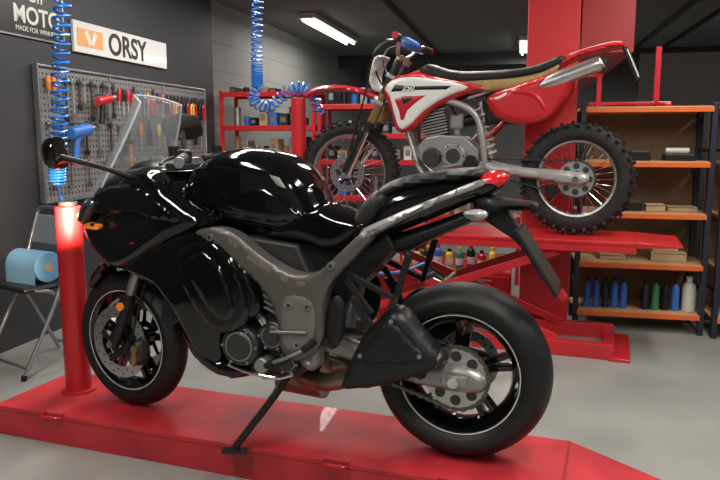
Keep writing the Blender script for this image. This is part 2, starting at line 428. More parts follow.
for i in range(3):
    box('drawer_front',(CW*(i+.5)/3,-.006,.14),(CW/3-.02,.014,.21),RED,bevel=.004);box('drawer_handle',(CW*(i+.5)/3,-.022,.21),(.16,.016,.016),STEEL)
box('top_mat',(CW/2,.2,.272),(CW-.02,.38,.006),REDD,bevel=.001)
mats=[STEEL,CARD,BLKP,WHT,BLUEP,DKST,ALU,BLKP,CARD,BLKP]
def clutter(name,p0,W,q,z,n,hmax,seed,ms=mats):
    random.seed(seed)
    e=use(empty(name,rm(p0,q,z+.0095),RA))
    for i in range(n):
        x=(i+.5)*W/n; w=W/n*random.uniform(.6,.9);h=random.uniform(.4,1)*hmax;m=ms[random.randrange(len(ms))]
        if random.random()<.45 and ms is mats: cyl('canister',(x,0,0),(x,0,h),w/2*.8,m,seg=16,bevel=.004)
        else:
            box('carton',(x,0,h/2),(w,.2,h),m,bevel=.004);box('carton_label',(x,-.101,h*.5),(w*.6,.002,h*.4),STEEL,bevel=0)
for i,(z,hm) in enumerate([(.7,.25),(1.1,.2),(1.38,.2),(1.71,.08)]): clutter('workshop_supplies',.08,.84,3.2,z,8,hm,i)
for i,(z,hm) in enumerate([(.7,.25),(1.05,.18),(1.3,.14),(1.58,.2)]): clutter('workshop_supplies',1.1,.98,3.2,z,9,hm,i+10)
clutter('boxed_parts',1.88,1.05,2.7,.58,6,.16,22,[CARD,CARD,WOOD,CARD])
lb=[BLKP,YEL,BLUEP,YEL,WHT,YEL,YEL,BLKP,BLUEP,YEL,GRN,BLKP,REDP,YEL]
for i in range(14):
    bottle(rm(1.72+i*.083,1.70+.03*(i%2),.2755),.032,.15+.02*(i%3),lb[i],[BLKP,YEL,REDP][i%3],'oil_bottle')
# ---------------------------------------------------------------- lift tables
ROT=math.atan2(.3397,-.9405)
use(empty('motorcycle_lift_table',(.387,2.42,0),ROT))
Y0,Y1=-.24,.225
box('deck_plate',(.83,(Y0+Y1)/2,.12),(2.36,Y1-Y0,.02),REDW,bevel=.003)
for y in(Y0+.012,Y1-.012): box('side_skirt',(.83,y,.055),(2.36,.02,.11),REDW)
box('end_skirt',(2.0,(Y0+Y1)/2,.055),(.02,Y1-Y0,.11),REDW)
plate('loading_ramp',[(-350,130),(-350,108),(-735,2),(-735,12)],Y0,Y1,REDW,.002)
box('ramp_hinge_line',(-.35,(Y0+Y1)/2,.1305),(.01,Y1-Y0-.01,.002),REDD,bevel=0)
for x in(.0,.42,1.69):
    tube('tie_down_ring',[(x-.045,Y1+.002,.118),(x-.04,Y1+.03,.128),(x+.04,Y1+.03,.128),(x+.045,Y1+.002,.118)],.006,REDP,8,smooth=False)
    box('ring_bracket',(x,Y1-.006,.134),(.10,.02,.01),REDW)
cyl('clamp_post',(1.79,-.04,.13),(1.79,-.04,.975),.056,RED,seg=40,bevel=.006);cyl('clamp_post_cap',(1.79,-.04,.975),(1.79,-.04,.995),.04,DKST,bevel=.004)
cyl('clamp_post_flange',(1.79,-.04,.13),(1.79,-.04,.142),.075,REDW,seg=32)
use(empty('scissor_lift_table',(1.33,4.21,0),ROT))
box('deck_plate',(.88,0,.675),(2.4,.5,.03),RED,bevel=.004)
for y in(-.24,.24): box('deck_side_channel',(.88,y,.65),(2.4,.02,.05),RED)
plate('loading_flap',[(-320,690),(-320,655),(-560,668),(-560,676)],-.24,.24,RED,.002)
for y in(-.2,.2):
    for a,b in(((.1,.09),(1.5,.62)),((1.5,.09),(.1,.62))):
        bar('scissor_arm',a,b,.05,.05,y-.015,y+.015,RED)
    box('base_rail',(.75,y+.03*(1 if y>0 else -1),.045),(1.95,.06,.09),RED)
for x in(-.2,.75,1.7): box('base_crossmember',(x,0,.03),(.07,.42,.05),RED)
box('base_end_plate',(-.26,0,.01),(.12,.56,.02),RED)
cyl('pivot',(.8,-.23,.355),(.8,.23,.355),.025,STEEL)
cyl('hydraulic_ram',(.45,0,.12),(1.0,0,.45),.03,DKST)
tube('hydraulic_line',[(1.6,.235,.55),(1.45,.26,.46),(1.25,.26,.42),(1.05,.26,.44),(.9,.235,.5)],.009,BLUE,8)
cyl('clamp_post',(1.86,0,.69),(1.86,0,1.54),.05,RED,seg=32,bevel=.005);cyl('post_cap',(1.86,0,1.54),(1.86,0,1.56),.035,DKST)
cyl('post_flange',(1.86,0,.69),(1.86,0,.70),.08,RED)
use(empty('coiled_air_hose',(0,0,0)))
coil('spring_coil',[(-1.345,3.42,2.64),(-1.37,3.41,2.2),(-1.41,3.40,1.7),(-1.45,3.4,1.25),(-1.47,3.4,1.05)],.036,46,.0065,BLUE)
tube('hose_tail',[(-1.47,3.4,1.05),(-1.44,3.38,.96),(-1.36,3.32,.86),(-1.26,3.25,.80)],.008,BLUE,8)
cyl('quick_connector',(-1.27,3.25,.81),(-1.21,3.21,.775),.016,BLUEP);box('ceiling_mount',(-1.345,3.42,2.645),(.06,.06,.01),STEEL)
use(empty('coiled_air_hose',(0,0,0)))
coil('spring_coil',[(-.69,4.95,2.64),(-.70,4.95,2.2),(-.71,4.95,1.8),(-.71,4.95,1.62)],.036,34,.0065,BLUE)
coil('spring_coil_bend',[(-.71,4.95,1.62),(-.74,4.95,1.53),(-.64,4.93,1.48),(-.54,4.9,1.55),(-.42,4.86,1.61),(-.32,4.84,1.56),(-.28,4.86,1.43)],.036,22,.0065,BLUE)
box('ceiling_mount',(-.69,4.95,2.645),(.06,.06,.01),STEEL)
# ---------------------------------------------------------------- wheels
def sport_wheel(cx,cz,R,w,nm):
    Rr=R-.105 if w>.15 else R-.082
    pr=[(Rr,-w*.36),(Rr+.02,-w*.45),(Rr+.45*(R-Rr),-w*.5),(R-.035,-w*.44),(R-.011,-w*.26),(R,0),(R-.011,w*.26),(R-.035,w*.44),(Rr+.45*(R-Rr),w*.5),(Rr+.02,w*.45),(Rr,w*.36)]
    P=[(p.x,p.y) for p in cat([V(p) for p in pr],4,False)]
    lathe(nm+'_tyre',P,(cx,0,cz),RUB,96)
    for s in(-1,1):
        lathe(nm+'_sidewall_bead',[(Rr+.018,s*w*.452),(Rr+.022,s*w*.465),(Rr+.026,s*w*.46)],(cx,0,cz),BLKP,96,False)
        lathe(nm+'_rim_stripe',[(Rr+.0005,s*w*.394),(Rr+.0005,s*w*.404),(Rr+.004,s*w*.408),(Rr+.004,s*w*.398)],(cx,0,cz),RIMS,96)
    lathe(nm+'_rim',[(Rr+.008,-w*.4),(Rr-.004,-w*.39),(Rr-.016,-w*.3),(Rr-.034,-w*.12),(Rr-.034,w*.12),(Rr-.016,w*.3),(Rr-.004,w*.39),(Rr+.008,w*.4),(Rr-.002,w*.28),(Rr-.02,0),(Rr-.002,-w*.28)],(cx,0,cz),BLK,96)
    lathe(nm+'_hub',[(0,-.05),(.035,-.05),(.05,-.03),(.05,.03),(.035,.05),(0,.05)],(cx,0,cz),BLKP,32,False)
    for k in range(5):
        a=2*math.pi*k/5+.35
        for s in(-.13,.13):
            p0=(cx+.04*math.cos(a+s*.5),cz+.04*math.sin(a+s*.5));p1=(cx+(Rr-.02)*math.cos(a+s),cz+(Rr-.02)*math.sin(a+s))
            bar(nm+'_spoke',p0,p1,.03,.02,-.02,.02,BLK)
def disc(cx,y,cz,r0,r1,nm):
    lathe(nm+'_rotor',[(r0,-.0025),(r1,-.0025),(r1,.0025),(r0,.0025)],(cx,y,cz),ALU,64,ang=20)
    lathe(nm+'_carrier',[(.03,-.004),(r0*.55,-.004),(r0*.55,.004),(.03,.004)],(cx,y,cz),MATB,32)
    for k in range(5):
        a=2*math.pi*k/5;bar(nm+'_arm',(cx+.04*math.cos(a),cz+.04*math.sin(a)),(cx+(r0+.005)*math.cos(a+.3),cz+(r0+.005)*math.sin(a+.3)),.022,.016,y-.004,y+.004,MATB)
    L=[]
    for k in range(30):
        a=2*math.pi*k/30
        rr=r0+(r1-r0)*(.3 if k%2 else .68)
        L.append(((cx+rr*math.cos(a),y,cz+rr*math.sin(a)),(.008,.0062,.008),None))
    boxes(nm+'_vent_holes',L,DKST)
def sprocket(cx,y,cz,r,teeth,mat,nm='sprocket'):
    pts=[]
    for k in range(teeth):
        for da,rr in((-.3,r-.006),(-.12,r),(.12,r),(.3,r-.006)):
            a=2*math.pi*(k+da)/teeth;pts.append(((cx+rr*math.cos(a))*1000,(cz+rr*math.sin(a))*1000))
    plate(nm,pts,y-.003,y+.003,mat,0)
    for k in range(8):
        a=2*math.pi*k/8; q=r*.70
        cyl(nm+'_window',(cx+q*math.cos(a),y-.0036,cz+q*math.sin(a)),(cx+q*math.cos(a),y+.0036,cz+q*math.sin(a)),r*.17,DKST,seg=16)
        if k<5:
            a=2*math.pi*k/5+.5; q=r*.42
            cyl(nm+'_bolt',(cx+q*math.cos(a),y-.006,cz+q*math.sin(a)),(cx+q*math.cos(a),y+.009,cz+q*math.sin(a)),.008,CHR,seg=6)
def chain(c0,r0,c1,r1,y,mat,pitch=.016,nm='drive_chain'):
    d=math.atan2(c1[1]-c0[1],c1[0]-c0[0]);pts=[]
    for k in range(25): a=d+math.pi/2+math.pi*k/24; pts.append(V((c0[0]+r0*math.cos(a),c0[1]+r0*math.sin(a))))
    for k in range(13): a=d-math.pi/2+math.pi*k/12; pts.append(V((c1[0]+r1*math.cos(a),c1[1]+r1*math.sin(a))))
    pts.append(pts[0]);L=[];acc=0;k=0
    for i in range(len(pts)-1):
        a,b=pts[i],pts[i+1];l=(b-a).length;dr=(b-a)/l;an=math.atan2(dr.y,dr.x)
        while acc<l:
            p=a+dr*acc;R=Matrix.Rotation(-an,3,'Y');w=.018 if k%2 else .011
            L.append(((p.x,y,p.y),(pitch*1.15,w,.013 if k%2 else .009),R));acc+=pitch/1;k+=1
        acc-=l
    boxes(nm,L,mat)
# ================================================================ BIKE 1
B1=use(empty('sport_touring_motorcycle',(.387,2.42,.13),ROT))
RC=(.02,.318)
sport_wheel(RC[0],RC[1],.318,.188,'rear')
FA=use(empty('front_fork_assembly',(1.445,0,0),math.radians(-9),B1))
sport_wheel(0,.293,.293,.118,'front')
for y in(-.075,.075): disc(0,y,.293,.105,.152,'front_brake')
for s in(-1,1):
    y=s*.105
    tube('fork_lower',[(-.0,y,.285),(-.05,y,.38),(-.11,y,.52)],.022,MATB)
    tube('fork_stanchion',[(-.11,y,.52),(-.30,y,.94)],.021,STEEL)
    cyl('fork_upper',(-.15,y,.62),(-.31,y,.98),.028,MATB)
    cyl('axle_nut',(0,y-.02,.295),(0,y+.03,.295),.014,STEEL,seg=6)
    puff('brake_caliper',[(-150,320),(-165,270),(-140,220),(-105,215),(-95,260),(-105,310),(-125,335)],.075,.045,.02,ENG,side=s,th=.01)
    box('caliper_badge',(-.13,s*.122,.27),(.018,.006,.075),GOLD)
    cyl('caliper_pot',(-.128,s*.115,.245),(-.128,s*.126,.245),.016,GOLD);cyl('caliper_pot',(-.132,s*.115,.29),(-.132,s*.126,.29),.016,GOLD)
    box('fender_bracket',(-.055,s*.085,.44),(.05,.02,.12),MATB)
    cyl('fork_reflector',(-.075,s*.125,.465),(-.075,s*.135,.465),.017,ORL)
cyl('axle',(0,-.11,.295),(0,.11,.295),.012,STEEL)
puff('front_mudguard',[(200,500),(172,567),(93,630),(-34,645),(-178,610),(-265,540),(-300,446),(-262,443),(-200,520),(-90,575),(0,600),(80,585),(152,503)],.035,.045,.04,BLK)
tube('brake_line',[(-.12,.12,.33),(-.17,.13,.45),(-.2,.1,.6),(-.25,.08,.8)],.005,BLKP,8)
use(B1)
plate('engine_core',[(1080,640),(1100,480),(1000,330),(820,265),(600,265),(520,330),(500,560),(600,760),(900,790)],-.15,.15,ENG,.01)
plate('underseat_core',[(560,860),(300,850),(250,760),(430,560),(560,600),(700,760)],-.09,.09,MATB,.01)
plate('radiator',[(1130,720),(1180,430),(1130,420),(1080,700)],-.17,.17,MATB,.004)
for c,r,y in(((.80,.385),.085,.228),((.675,.43),.062,.21),((.62,.33),.045,.20)):
    cyl('engine_cover',(c[0],.14,c[1]),(c[0],y,c[1]),r,ENG,r*.88,bevel=.008)
    cyl('engine_cover_ring',(c[0],y,c[1]),(c[0],y+.004,c[1]),r*.66,STEEL,bevel=.001);cyl('engine_cover_cap',(c[0],y,c[1]),(c[0],y+.008,c[1]),r*.58,ENG,bevel=.003)
    for k in range(6):
        a=k*math.pi/3;cyl('cover_bolt',(c[0]+r*.8*math.cos(a),y-.003,c[1]+r*.8*math.sin(a)),(c[0]+r*.8*math.cos(a),y+.004,c[1]+r*.8*math.sin(a)),.006,STEEL,seg=6)
for s in (1,-1):
    puff('sump_cover',[(980,330),(900,270),(700,255),(600,290),(620,360),(760,330),(900,380)],.13,.04,.03,ENG,side=s)
    puff('cylinder_head_cover',[(700,520),(760,640),(700,660),(600,600),(560,480),(640,470)],.18,.02,.02,ENG,side=s)
    puff('gearbox_cover',[(600,400),(585,330),(540,300),(500,340),(505,420),(550,450)],.16,.025,.02,ALUD,side=s)
    tube('oil_pipe',[(.86,s*.20,.30),(.76,s*.215,.285),(.66,s*.205,.275),(.60,s*.19,.29)],.008,CHR,8)
    cyl('water_pump',(.72,s*.15,.315),(.72,s*.215,.315),.03,ALUD,bevel=.006)
    for x,z in((.92,.30),(.70,.265),(.585,.44),(.54,.34)): cyl('case_bolt',(x,s*.16,z),(x,s*.192,z),.008,CHR,seg=6)
tube('coolant_hose',[(.62,.19,.36),(.72,.21,.50),(.82,.20,.52)],.013,RUB,10);tube('coolant_hose',[(.56,.2,.50),(.60,.215,.38),(.70,.2,.30)],.011,RUB,10)
cyl('hose_clip',(.70,.209,.475),(.715,.209,.495),.016,CHR,seg=16)
boxes('cylinder_fin_rows',[((.70,0,.53+.022*i),(.14,.40,.006),Matrix.Rotation(-.35,3,'Y')) for i in range(5)],ALUD)
# body
puff('fuel_tank',[(1086,950),(1050,1020),(960,1078),(860,1100),(760,1092),(664,1062),(590,1005),(545,930),(521,866),(537,804),(649,784),(814,806),(964,823),(1072,884)],.075,.10,.075,BLK,w=lambda x,z:lerp(.72,1,(x-.52)/.3))
both('tank_knee_recess',[(900,960),(800,985),(690,960),(600,890),(590,850),(700,840),(850,870)],.168,.012,.03,BLK,th=.03,w=lambda x,z:lerp(.80,1,(x-.55)/.3)*lerp(1,.9,(z-.93)/.08))
puff('tank_side_cover',[(700,830),(540,900),(430,880),(330,850),(380,770),(480,730),(600,760),(760,780)],.09,.06,.05,BLK)
nosw=lambda x,z:lerp(1,.34,(x-1.12)/.5)
puff('upper_fairing',[(1615,750),(1612,815),(1545,915),(1445,985),(1320,1022),(1202,1030),(1110,985),(1059,946),(974,892),(890,846),(977,790),(1067,755),(1182,702),(1301,640),(1422,612),(1545,665)],.155,.095,.055,BLK,w=nosw,sm=3)
both('fairing_shoulder',[(1520,885),(1415,948),(1280,968),(1160,945),(1060,890),(960,845),(1060,830),(1200,850),(1340,850),(1460,835)],.240,.026,.015,BLK,th=.04,w=lambda x,z:lerp(1,.54,(x-1.12)/.4),sm=3)
both('side_fairing',[(1346,630),(1236,719),(1099,780),(947,816),(844,777),(770,702),(725,620),(705,545),(725,490),(790,480),(860,440),(880,370),(900,290),(1001,320),(1050,405),(1099,490),(1176,569),(1265,595)],.195,.04,.03,BLK,th=.02,w=lambda x,z:lerp(1,.72,(x-1.05)/.3)*lerp(.85,1,(z-.27)/.25),sm=3)
both('fairing_scoop',[(1040,735),(936,785),(836,746),(762,631),(745,520),(785,450),(890,430),(985,520),(1040,630)],.222,.030,.022,BLK,th=.02,sm=3)
both('fairing_scoop_inset',[(990,705),(930,735),(872,706),(815,610),(800,520),(830,480),(880,490),(945,560),(988,640)],.2495,.010,.012,BLK,th=.012,sm=3)
both('fairing_cowl_vent',[(1290,640),(1200,695),(1120,735),(1060,700),(1090,600),(1150,580),(1230,620)],.178,.02,.04,BLKP,th=.01,w=lambda x,z:lerp(1.1,.85,(x-1.05)/.3))
both('belly_pan',[(1080,430),(1040,330),(960,262),(860,235),(780,262),(800,310),(900,320),(1000,400)],.15,.06,.03,BLK)
FR=[(970,797),(915,818),(820,806),(725,742),(655,700),(564,668),(480,686),(394,763),(320,828),(296,804),(388,702),(445,634),(468,543),(470,451),(518,374),(592,358),(632,402),(640,486),(665,565),(700,612),(765,662),(848,722),(920,766)]
both('main_frame_spar',FR,.228,.008,.007,TIT,th=.06,sm=3)
both('frame_spar_ridge',[(925,800),(825,786),(730,722),(640,676),(560,648),(475,666),(385,752),(392,738),(480,648),(565,630),(646,658),(738,704),(830,770)],.2355,.004,.004,TITL,th=.004)
both('frame_pivot_plate',[(605,590),(505,580),(495,470),(532,405),(588,395),(618,425),(622,500)],.2355,.005,.006,TITL,th=.006,sm=3)
for x,z in((.56,.42),(.59,.56),(.52,.56),(.90,.785),(.43,.71)): cyl('frame_bolt',(x,.2,z),(x,.246,z),.013,STEEL);cyl('frame_bolt_socket',(x,.246,z),(x,.247,z),.007,DKST);cyl('frame_bolt',(x,-.2,z),(x,-.246,z),.013,STEEL)
both('grab_rail_stripe',[(360,822),(220,890),(81,950),(-44,1003),(-58,987),(81,928),(202,867),(335,798)],.132,.010,.008,SILV,th=.03)
puff('rider_seat',[(590,862),(530,842),(450,852),(400,872),(360,925),(310,962),(273,930),(320,830),(452,775),(570,790)],.08,.06,.05,SEATM)
puff('pillion_seat',[(345,915),(320,960),(250,1000),(150,1022),(20,1038),(-40,1035),(-30,1005),(120,980),(240,950),(320,900)],.06,.05,.04,SEATM)
puff('tail_fairing',[(420,790),(350,900),(247,965),(124,995),(-11,1015),(-90,1022),(-115,1004),(-85,955),(-13,925),(122,865),(264,800),(368,745)],.07,.06,.06,BLK,w=lambda x,z:lerp(.55,1,(x+.11)/.4))
puff('tail_lamp',[(-40,1016),(-90,1030),(-122,1015),(-108,985),(-60,970),(-30,988)],.05,.025,.03,REDL)
puff('rear_mudguard',[(300,780),(120,850),(-20,905),(-60,900),(-40,870),(100,800),(250,730)],.03,.04,.03,BLKP)
puff('rear_fender_tail',[(-22,945),(-120,935),(-210,925),(-215,905),(-130,900),(-30,885)],.05,.02,.02,BLKP)
plate('number_plate_hanger',[(-22,935),(-98,910),(-160,850),(-275,670),(-255,660),(-171,780),(-101,830),(-30,880)],-.03,.03,BLKP,.006,3)
RP=Matrix.Rotation(math.radians(33),3,'Y')
obj('number_plate_holder',boxv((-.232,0,.735),(.010,.2,.26),RP),BF,BLKP,False,bevel=.003)
obj('number_plate_rim',boxv((-.238,0,.738),(.003,.19,.23),RP),BF,DKST,False)
obj('rear_reflector',boxv((-.315,0,.615),(.02,.05,.03),RP),BF,REDP,False)
for s in(-1,1):
    cyl('rear_indicator_stem',(-.05,s*.02,.90),(-.05,s*.13,.89),.008,BLKP)
    puff('rear_indicator',[(0,900),(-50,908),(-78,890),(-50,872),(-8,880)],.13,.02,.02,SMOKE if s>0 else BLKP,side=s,th=.02)
    cyl('front_indicator_stem',(1.45,s*.12,.80),(1.47,s*.19,.80),.008,BLKP)
    puff('front_indicator',[(1440,800),(1490,808),(1520,793),(1490,780),(1450,782)],.18,.02,.015,ORL,side=s,th=.02)
both('headlamp',[(1592,800),(1578,850),(1510,898),(1460,885),(1490,845),(1550,790)],.108,.02,.02,DLENS,th=.02,w=lambda x,z:lerp(1.9,1.1,(x-1.42)/.17))
lathe('position_lamp',[(0,0),(.014,0),(.012,.012),(0,.018)],(1.592,.104,.825),LAMPON,16,False)
both('red_decal',[(1290,735),(1210,762),(1130,775),(1190,752)],.228,.003,.01,REDP,th=.004,w=lambda x,z:lerp(1.02,.86,(x-1.10)/.2))
vs=[];fs=[];nu,nv=20,14
for j in range(nv+1):
    v=j/nv
    for i in range(nu+1):
        u=i/nu*2-1
        ww=.195-.060*v**1.5
        vv=v*(1-.10*abs(u)**3)
        vs.append((1.585-.225*vv-.015*math.sin(vv*3)-.18*u*u*(1-.35*vv),u*ww,.92+.39*vv+.03*u*u*(1-vv)))
for j in range(nv):
    for i in range(nu):
        a=j*(nu+1)+i;fs.append((a,a+1,a+nu+2,a+nu+1))
ws=obj('windscreen',vs,fs,SCR);md=ws.modifiers.new('s','SOLIDIFY');md.thickness=.004
edge=[vs[j*(nu+1)] for j in range(nv+1)]+[vs[nv*(nu+1)+i] for i in range(1,nu)]+[vs[j*(nu+1)+nu] for j in range(nv,-1,-1)]
tube('windscreen_edge',edge,.0045,SCRE,6,n=1)
puff('instrument_cowl',[(1420,930),(1350,1030),(1250,1050),(1160,1010),(1150,930),(1280,900)],.07,.05,.05,BLKP)
def mirror(s,x,y,z):
    tube('mirror_arm',[(1.27,s*.17,.985),(1.33,s*.27,1.03),(x,s*y,z-.01)],[.012,.009,.012],BLKP)
    R=Matrix.Translation((x,s*y,z))@Matrix.Rotation(s*math.radians(28),4,'Z')@Matrix.Rotation(math.radians(8),4,'Y')
    vs=[];fs=[];n=28
    def rr(a,k=1):
        return V((0,.095*k*math.copysign(abs(math.cos(a))**.6,math.cos(a)),.058*k*math.copysign(abs(math.sin(a))**.7,math.sin(a))))
    rings=[(1,-.012),(1.02,0),(.95,.018),(.7,.034),(.35,.042),(.02,.045)]
    for k,dx in rings:
        for i in range(n):
            v=rr(2*math.pi*i/n,k);v.x=dx;vs.append(R@v)
    for j in range(len(rings)-1):
        for i in range(n): fs.append((j*n+i,j*n+(i+1)%n,(j+1)*n+(i+1)%n,(j+1)*n+i))
    fs.append(tuple(range(n)))
    obj('mirror_shell',vs,fs,BLK)
    vs=[R@(rr(2*math.pi*i/n,.9)+V((-.0135,0,0))) for i in range(n)];obj('mirror_glass',vs,[tuple(range(n))],GLS,False)
mirror(1,1.45,.37,1.085);mirror(-1,1.40,.35,1.19)
for s in(-1,1):
    tube('clip_on_bar',[(1.12,s*.08,1.06),(1.05,s*.18,1.075),(.99,s*.26,1.07)],.013,MATB)
    cyl('hand_grip',(.99,s*.25,1.07),(.93,s*.37,1.06),.019,RUB);cyl('bar_end',(.93,s*.37,1.06),(.915,s*.395,1.057),.018,STEEL)
    tube('lever',[(1.07,s*.2,1.07),(1.06,s*.27,1.06),(1.0,s*.38,1.05)],.006,DKST,8)
    box('switchgear',(1.0,s*.235,1.075),(.05,.04,.05),BLKP,bevel=.01)
    cyl('fluid_reservoir',(1.1,s*.15,1.07),(1.1,s*.15,1.11),.022,BLKP)
box('triple_clamp',(1.13,0,1.03),(.06,.26,.03),MATB,bevel=.008)
box('ignition_cap',(1.12,0,1.05),(.04,.05,.03),STEEL)
DEC=M('decal_grey',(.22,.22,.22),.4)
both('tank_sticker',[(700,1010),(665,1000),(640,962),(672,972)],.132,.006,.006,DEC,th=.03,w=lambda x,z:1,sm=1,yf=lambda x,z:lerp(.012,.026,(x-.63)/.07))
cx0,cz0=RC
puffy=[(560,440),(422,422),(289,388),(142,366),(20,370),(-70,348),(-90,312),(-50,275),(105,280),(251,302),(422,345),(550,375)]
puff('swingarm_left',puffy,.118,.02,.015,SWSL,side=1,th=.02);puff('swingarm_right',puffy,.118,.022,.02,TIT,side=-1,th=.02)
puff('swingarm_recess',[(120,348),(250,368),(330,376),(250,326),(130,306)],.137,.003,.01,MATB,side=1,th=.01)
cyl('swingarm_pivot',(.54,-.2,.41),(.54,.2,.41),.03,STEEL)
box('swingarm_crossmember',(.42,0,.38),(.05,.23,.06),TIT)
sprocket(cx0,.106,cz0,.112,43,ALU);chain((cx0,cz0),.112,(.58,.41),.04,.106,CHN)
cyl('rear_axle',(cx0,-.15,cz0),(cx0,.15,cz0),.014,STEEL);cyl('axle_nut',(cx0,.14,cz0),(cx0,.165,cz0),.02,CHR,seg=6)
box('axle_block',(cx0,.141,cz0),(.09,.012,.04),ALUD,bevel=.004)
disc(cx0,-.1,cz0,.08,.118,'rear_brake')
plate('chain_guard',[(480,462),(280,462),(60,447),(50,435),(280,445),(480,440)],.096,.125,BLKP,.004)
for s in(1,-1):
    puff('silencer',[(418,262),(387,359),(350,435),(289,515),(232,565),(183,562),(127,500),(60,430),(45,395),(64,370),(153,325),(295,272)],.16,.06,.035,MATB,side=s,th=.02)
    puff('silencer_shield',[(350,380),(305,450),(245,525),(200,522),(150,470),(95,415),(200,380)],.214,.012,.012,BLKP,side=s,th=.01)
    puff('silencer_end_cap',[(60,435),(40,400),(60,365),(95,375),(85,420)],.16,.05,.02,DKST,side=s,th=.02)
    tube('exhaust_link_pipe',[(.62,s*.06,.24),(.5,s*.12,.25),(.38,s*.17,.30)],.034,BRZ)
    for x,z in((.33,.40),(.22,.53),(.12,.42)): cyl('shield_bolt',(x,s*.21,z),(x,s*.229,z),.008,STEEL,seg=8)
tube('collector_box',[(.74,0,.22),(.55,0,.22)],[.07,.08],BRZ)
for y in(-.10,-.04,.04,.10): tube('header_pipe',[(1.03,y,.60),(1.05,y,.47),(.98,y,.32),(.78,y*.5,.22)],.019,BRZ)
for s in(1,-1):
    puff('heel_plate',[(470,430),(455,560),(420,600),(395,560),(400,470),(430,410)],.205,.01,.01,BLKP,side=s,th=.01)
    plate('rider_peg_bracket',[(560,470),(540,430),(430,410),(430,440)],s*.195,s*.215,MATB)
    cyl('rider_peg',(.50,s*.2,.435),(.50,s*.31,.43),.014,MATB)
    for a,b in(((.45,.70),(.22,.60)),((.17,.76),(.22,.59)),((.40,.66),(.30,.54))):
        bar('pillion_bracket',a,b,.026,.02,s*.175,s*.19,MATB)
    cyl('pillion_peg',(.22,s*.18,.60),(.20,s*.28,.60),.013,MATB);plate('exhaust_hanger',[(350,600),(290,500),(320,490),(380,590)],s*.18,s*.2,MATB)
tube('shift_lever',[(.50,.225,.42),(.60,.25,.37),(.66,.25,.345)],.007,STEEL);cyl('shift_toe',(.66,.235,.345),(.66,.285,.345),.011,RUB)
tube('shift_rod',[(.52,.25,.47),(.66,.25,.46)],.005,STEEL,8)
tube('side_stand_leg',[(.63,.15,.29),(.69,.20,.18),(.80,.275,.016)],[.018,.014,.013],MATB);box('side_stand_foot',(.80,.28,.006),(.09,.045,.011),MATB,rot=(0,0,.3))
tube('side_stand_spring',[(.65,.17,.27),(.71,.215,.15)],.008,STEEL,8)
cyl('rear_shock',(.47,0,.42),(.42,0,.66),.035,STEEL)
sl=bpy.data.lights.new('headlamp_bulb','SPOT');sl.energy=120;sl.color=(1,.72,.42);sl.spot_size=math.radians(66);sl.spot_blend=.9;sl.shadow_soft_size=.02
so=bpy.data.objects.new('headlamp_bulb',sl);sc.collection.objects.link(so);so.parent=B1;so.location=(1.632,.155,.83)
so.rotation_euler=(V((1.79,-.02,.80))-V((1.632,.155,.83))).to_track_quat('-Z','Y').to_euler()
# ================================================================ BIKE 2
B2=use(empty('dirt_bike',(1.33,4.21,.691),ROT))
def dirt_wheel(cx,cz,R,w,nm,side_n):
    Ro=R-.014;Rr=Ro-.075 if w<.09 else Ro-.095
    pr=[(Rr,-w*.36),(Rr+.03,-w*.5),(Ro-.02,-w*.45),(Ro,-w*.2),(Ro,w*.2),(Ro-.02,w*.45),(Rr+.03,w*.5),(Rr,w*.36)]
    lathe(nm+'_tyre',[(p.x,p.y) for p in cat([V(p) for p in pr],4,False)],(cx,0,cz),RUBD,72)
    L=[];n=side_n
    for k in range(n):
        for row,(yy,rr,tilt) in enumerate(((-.43,Ro-.012,-.7),(-.17,Ro+.004,-.15),(.17,Ro+.004,.15),(.43,Ro-.012,.7))):
            a=2*math.pi*(k+(.5 if row in(1,2) else 0))/n
            c=V((cx+rr*math.cos(a),yy*w,cz+rr*math.sin(a)))
            Rm=Matrix.Rotation(-a,3,'Y')@Matrix.Rotation(tilt,3,'Z')
            L.append((c,(.030,w*.2,.020),Rm))
    boxes(nm+'_tyre_knobs',L,RUBD)
    lathe(nm+'_rim',[(Rr+.008,-w*.34),(Rr-.012,-w*.30),(Rr-.018,0),(Rr-.012,w*.30),(Rr+.008,w*.34)],(cx,0,cz),ALU,72)
    lathe(nm+'_hub',[(0,-.04),(.04,-.04),(.04,-.03),(.022,-.02),(.022,.02),(.04,.03),(.04,.04),(0,.04)],(cx,0,cz),ALUD,24,False)
    for k in range(32):
        a=2*math.pi*k/32;s=1 if k%2 else -1;b=a+(.35 if k%4<2 else -.35)
        cyl(nm+'_spoke',(cx+.036*math.cos(b),s*.033,cz+.036*math.sin(b)),(cx+(Rr-.012)*math.cos(a),s*.004,cz+(Rr-.012)*math.sin(a)),.0024,CHR,seg=5)
dirt_wheel(1.485,.345,.348,.085,'front',36)
dirt_wheel(.03,.338,.338,.115,'rear',32)
disc(1.485,.055,.345,.08,.12,'front_brake')
for s in(1,-1):
    y=s*.1
    cyl('fork_lower',(1.463,y,.345),(1.30,y,.68),.019,CHR)
    cyl('fork_outer',(1.33,y,.62),(1.115,y,1.06),.027,MATB);cyl('fork_cap',(1.115,y,1.06),(1.108,y,1.075),.024,GOLD)
    cyl('fork_gold_sleeve',(1.30,y,.68),(1.215,y,.855),.0285,GOLD)
    puff('fork_guard',[(1500,350),(1478,420),(1395,590),(1360,640),(1335,630),(1400,480),(1450,370)],.112,.02,.02,MATB,side=s,th=.01)
    box('axle_lug',(1.475,s*.095,.345),(.07,.035,.06),ALUD,bevel=.01)
for x,z in((1.165,.96),(1.245,.80)): obj('triple_clamp',boxv((x,0,z),(.07,.27,.03),Matrix.Rotation(math.radians(-26),3,'Y')),BF,ALUD,False,bevel=.008)
cyl('front_axle',(1.485,-.12,.345),(1.485,.12,.345),.012,STEEL)
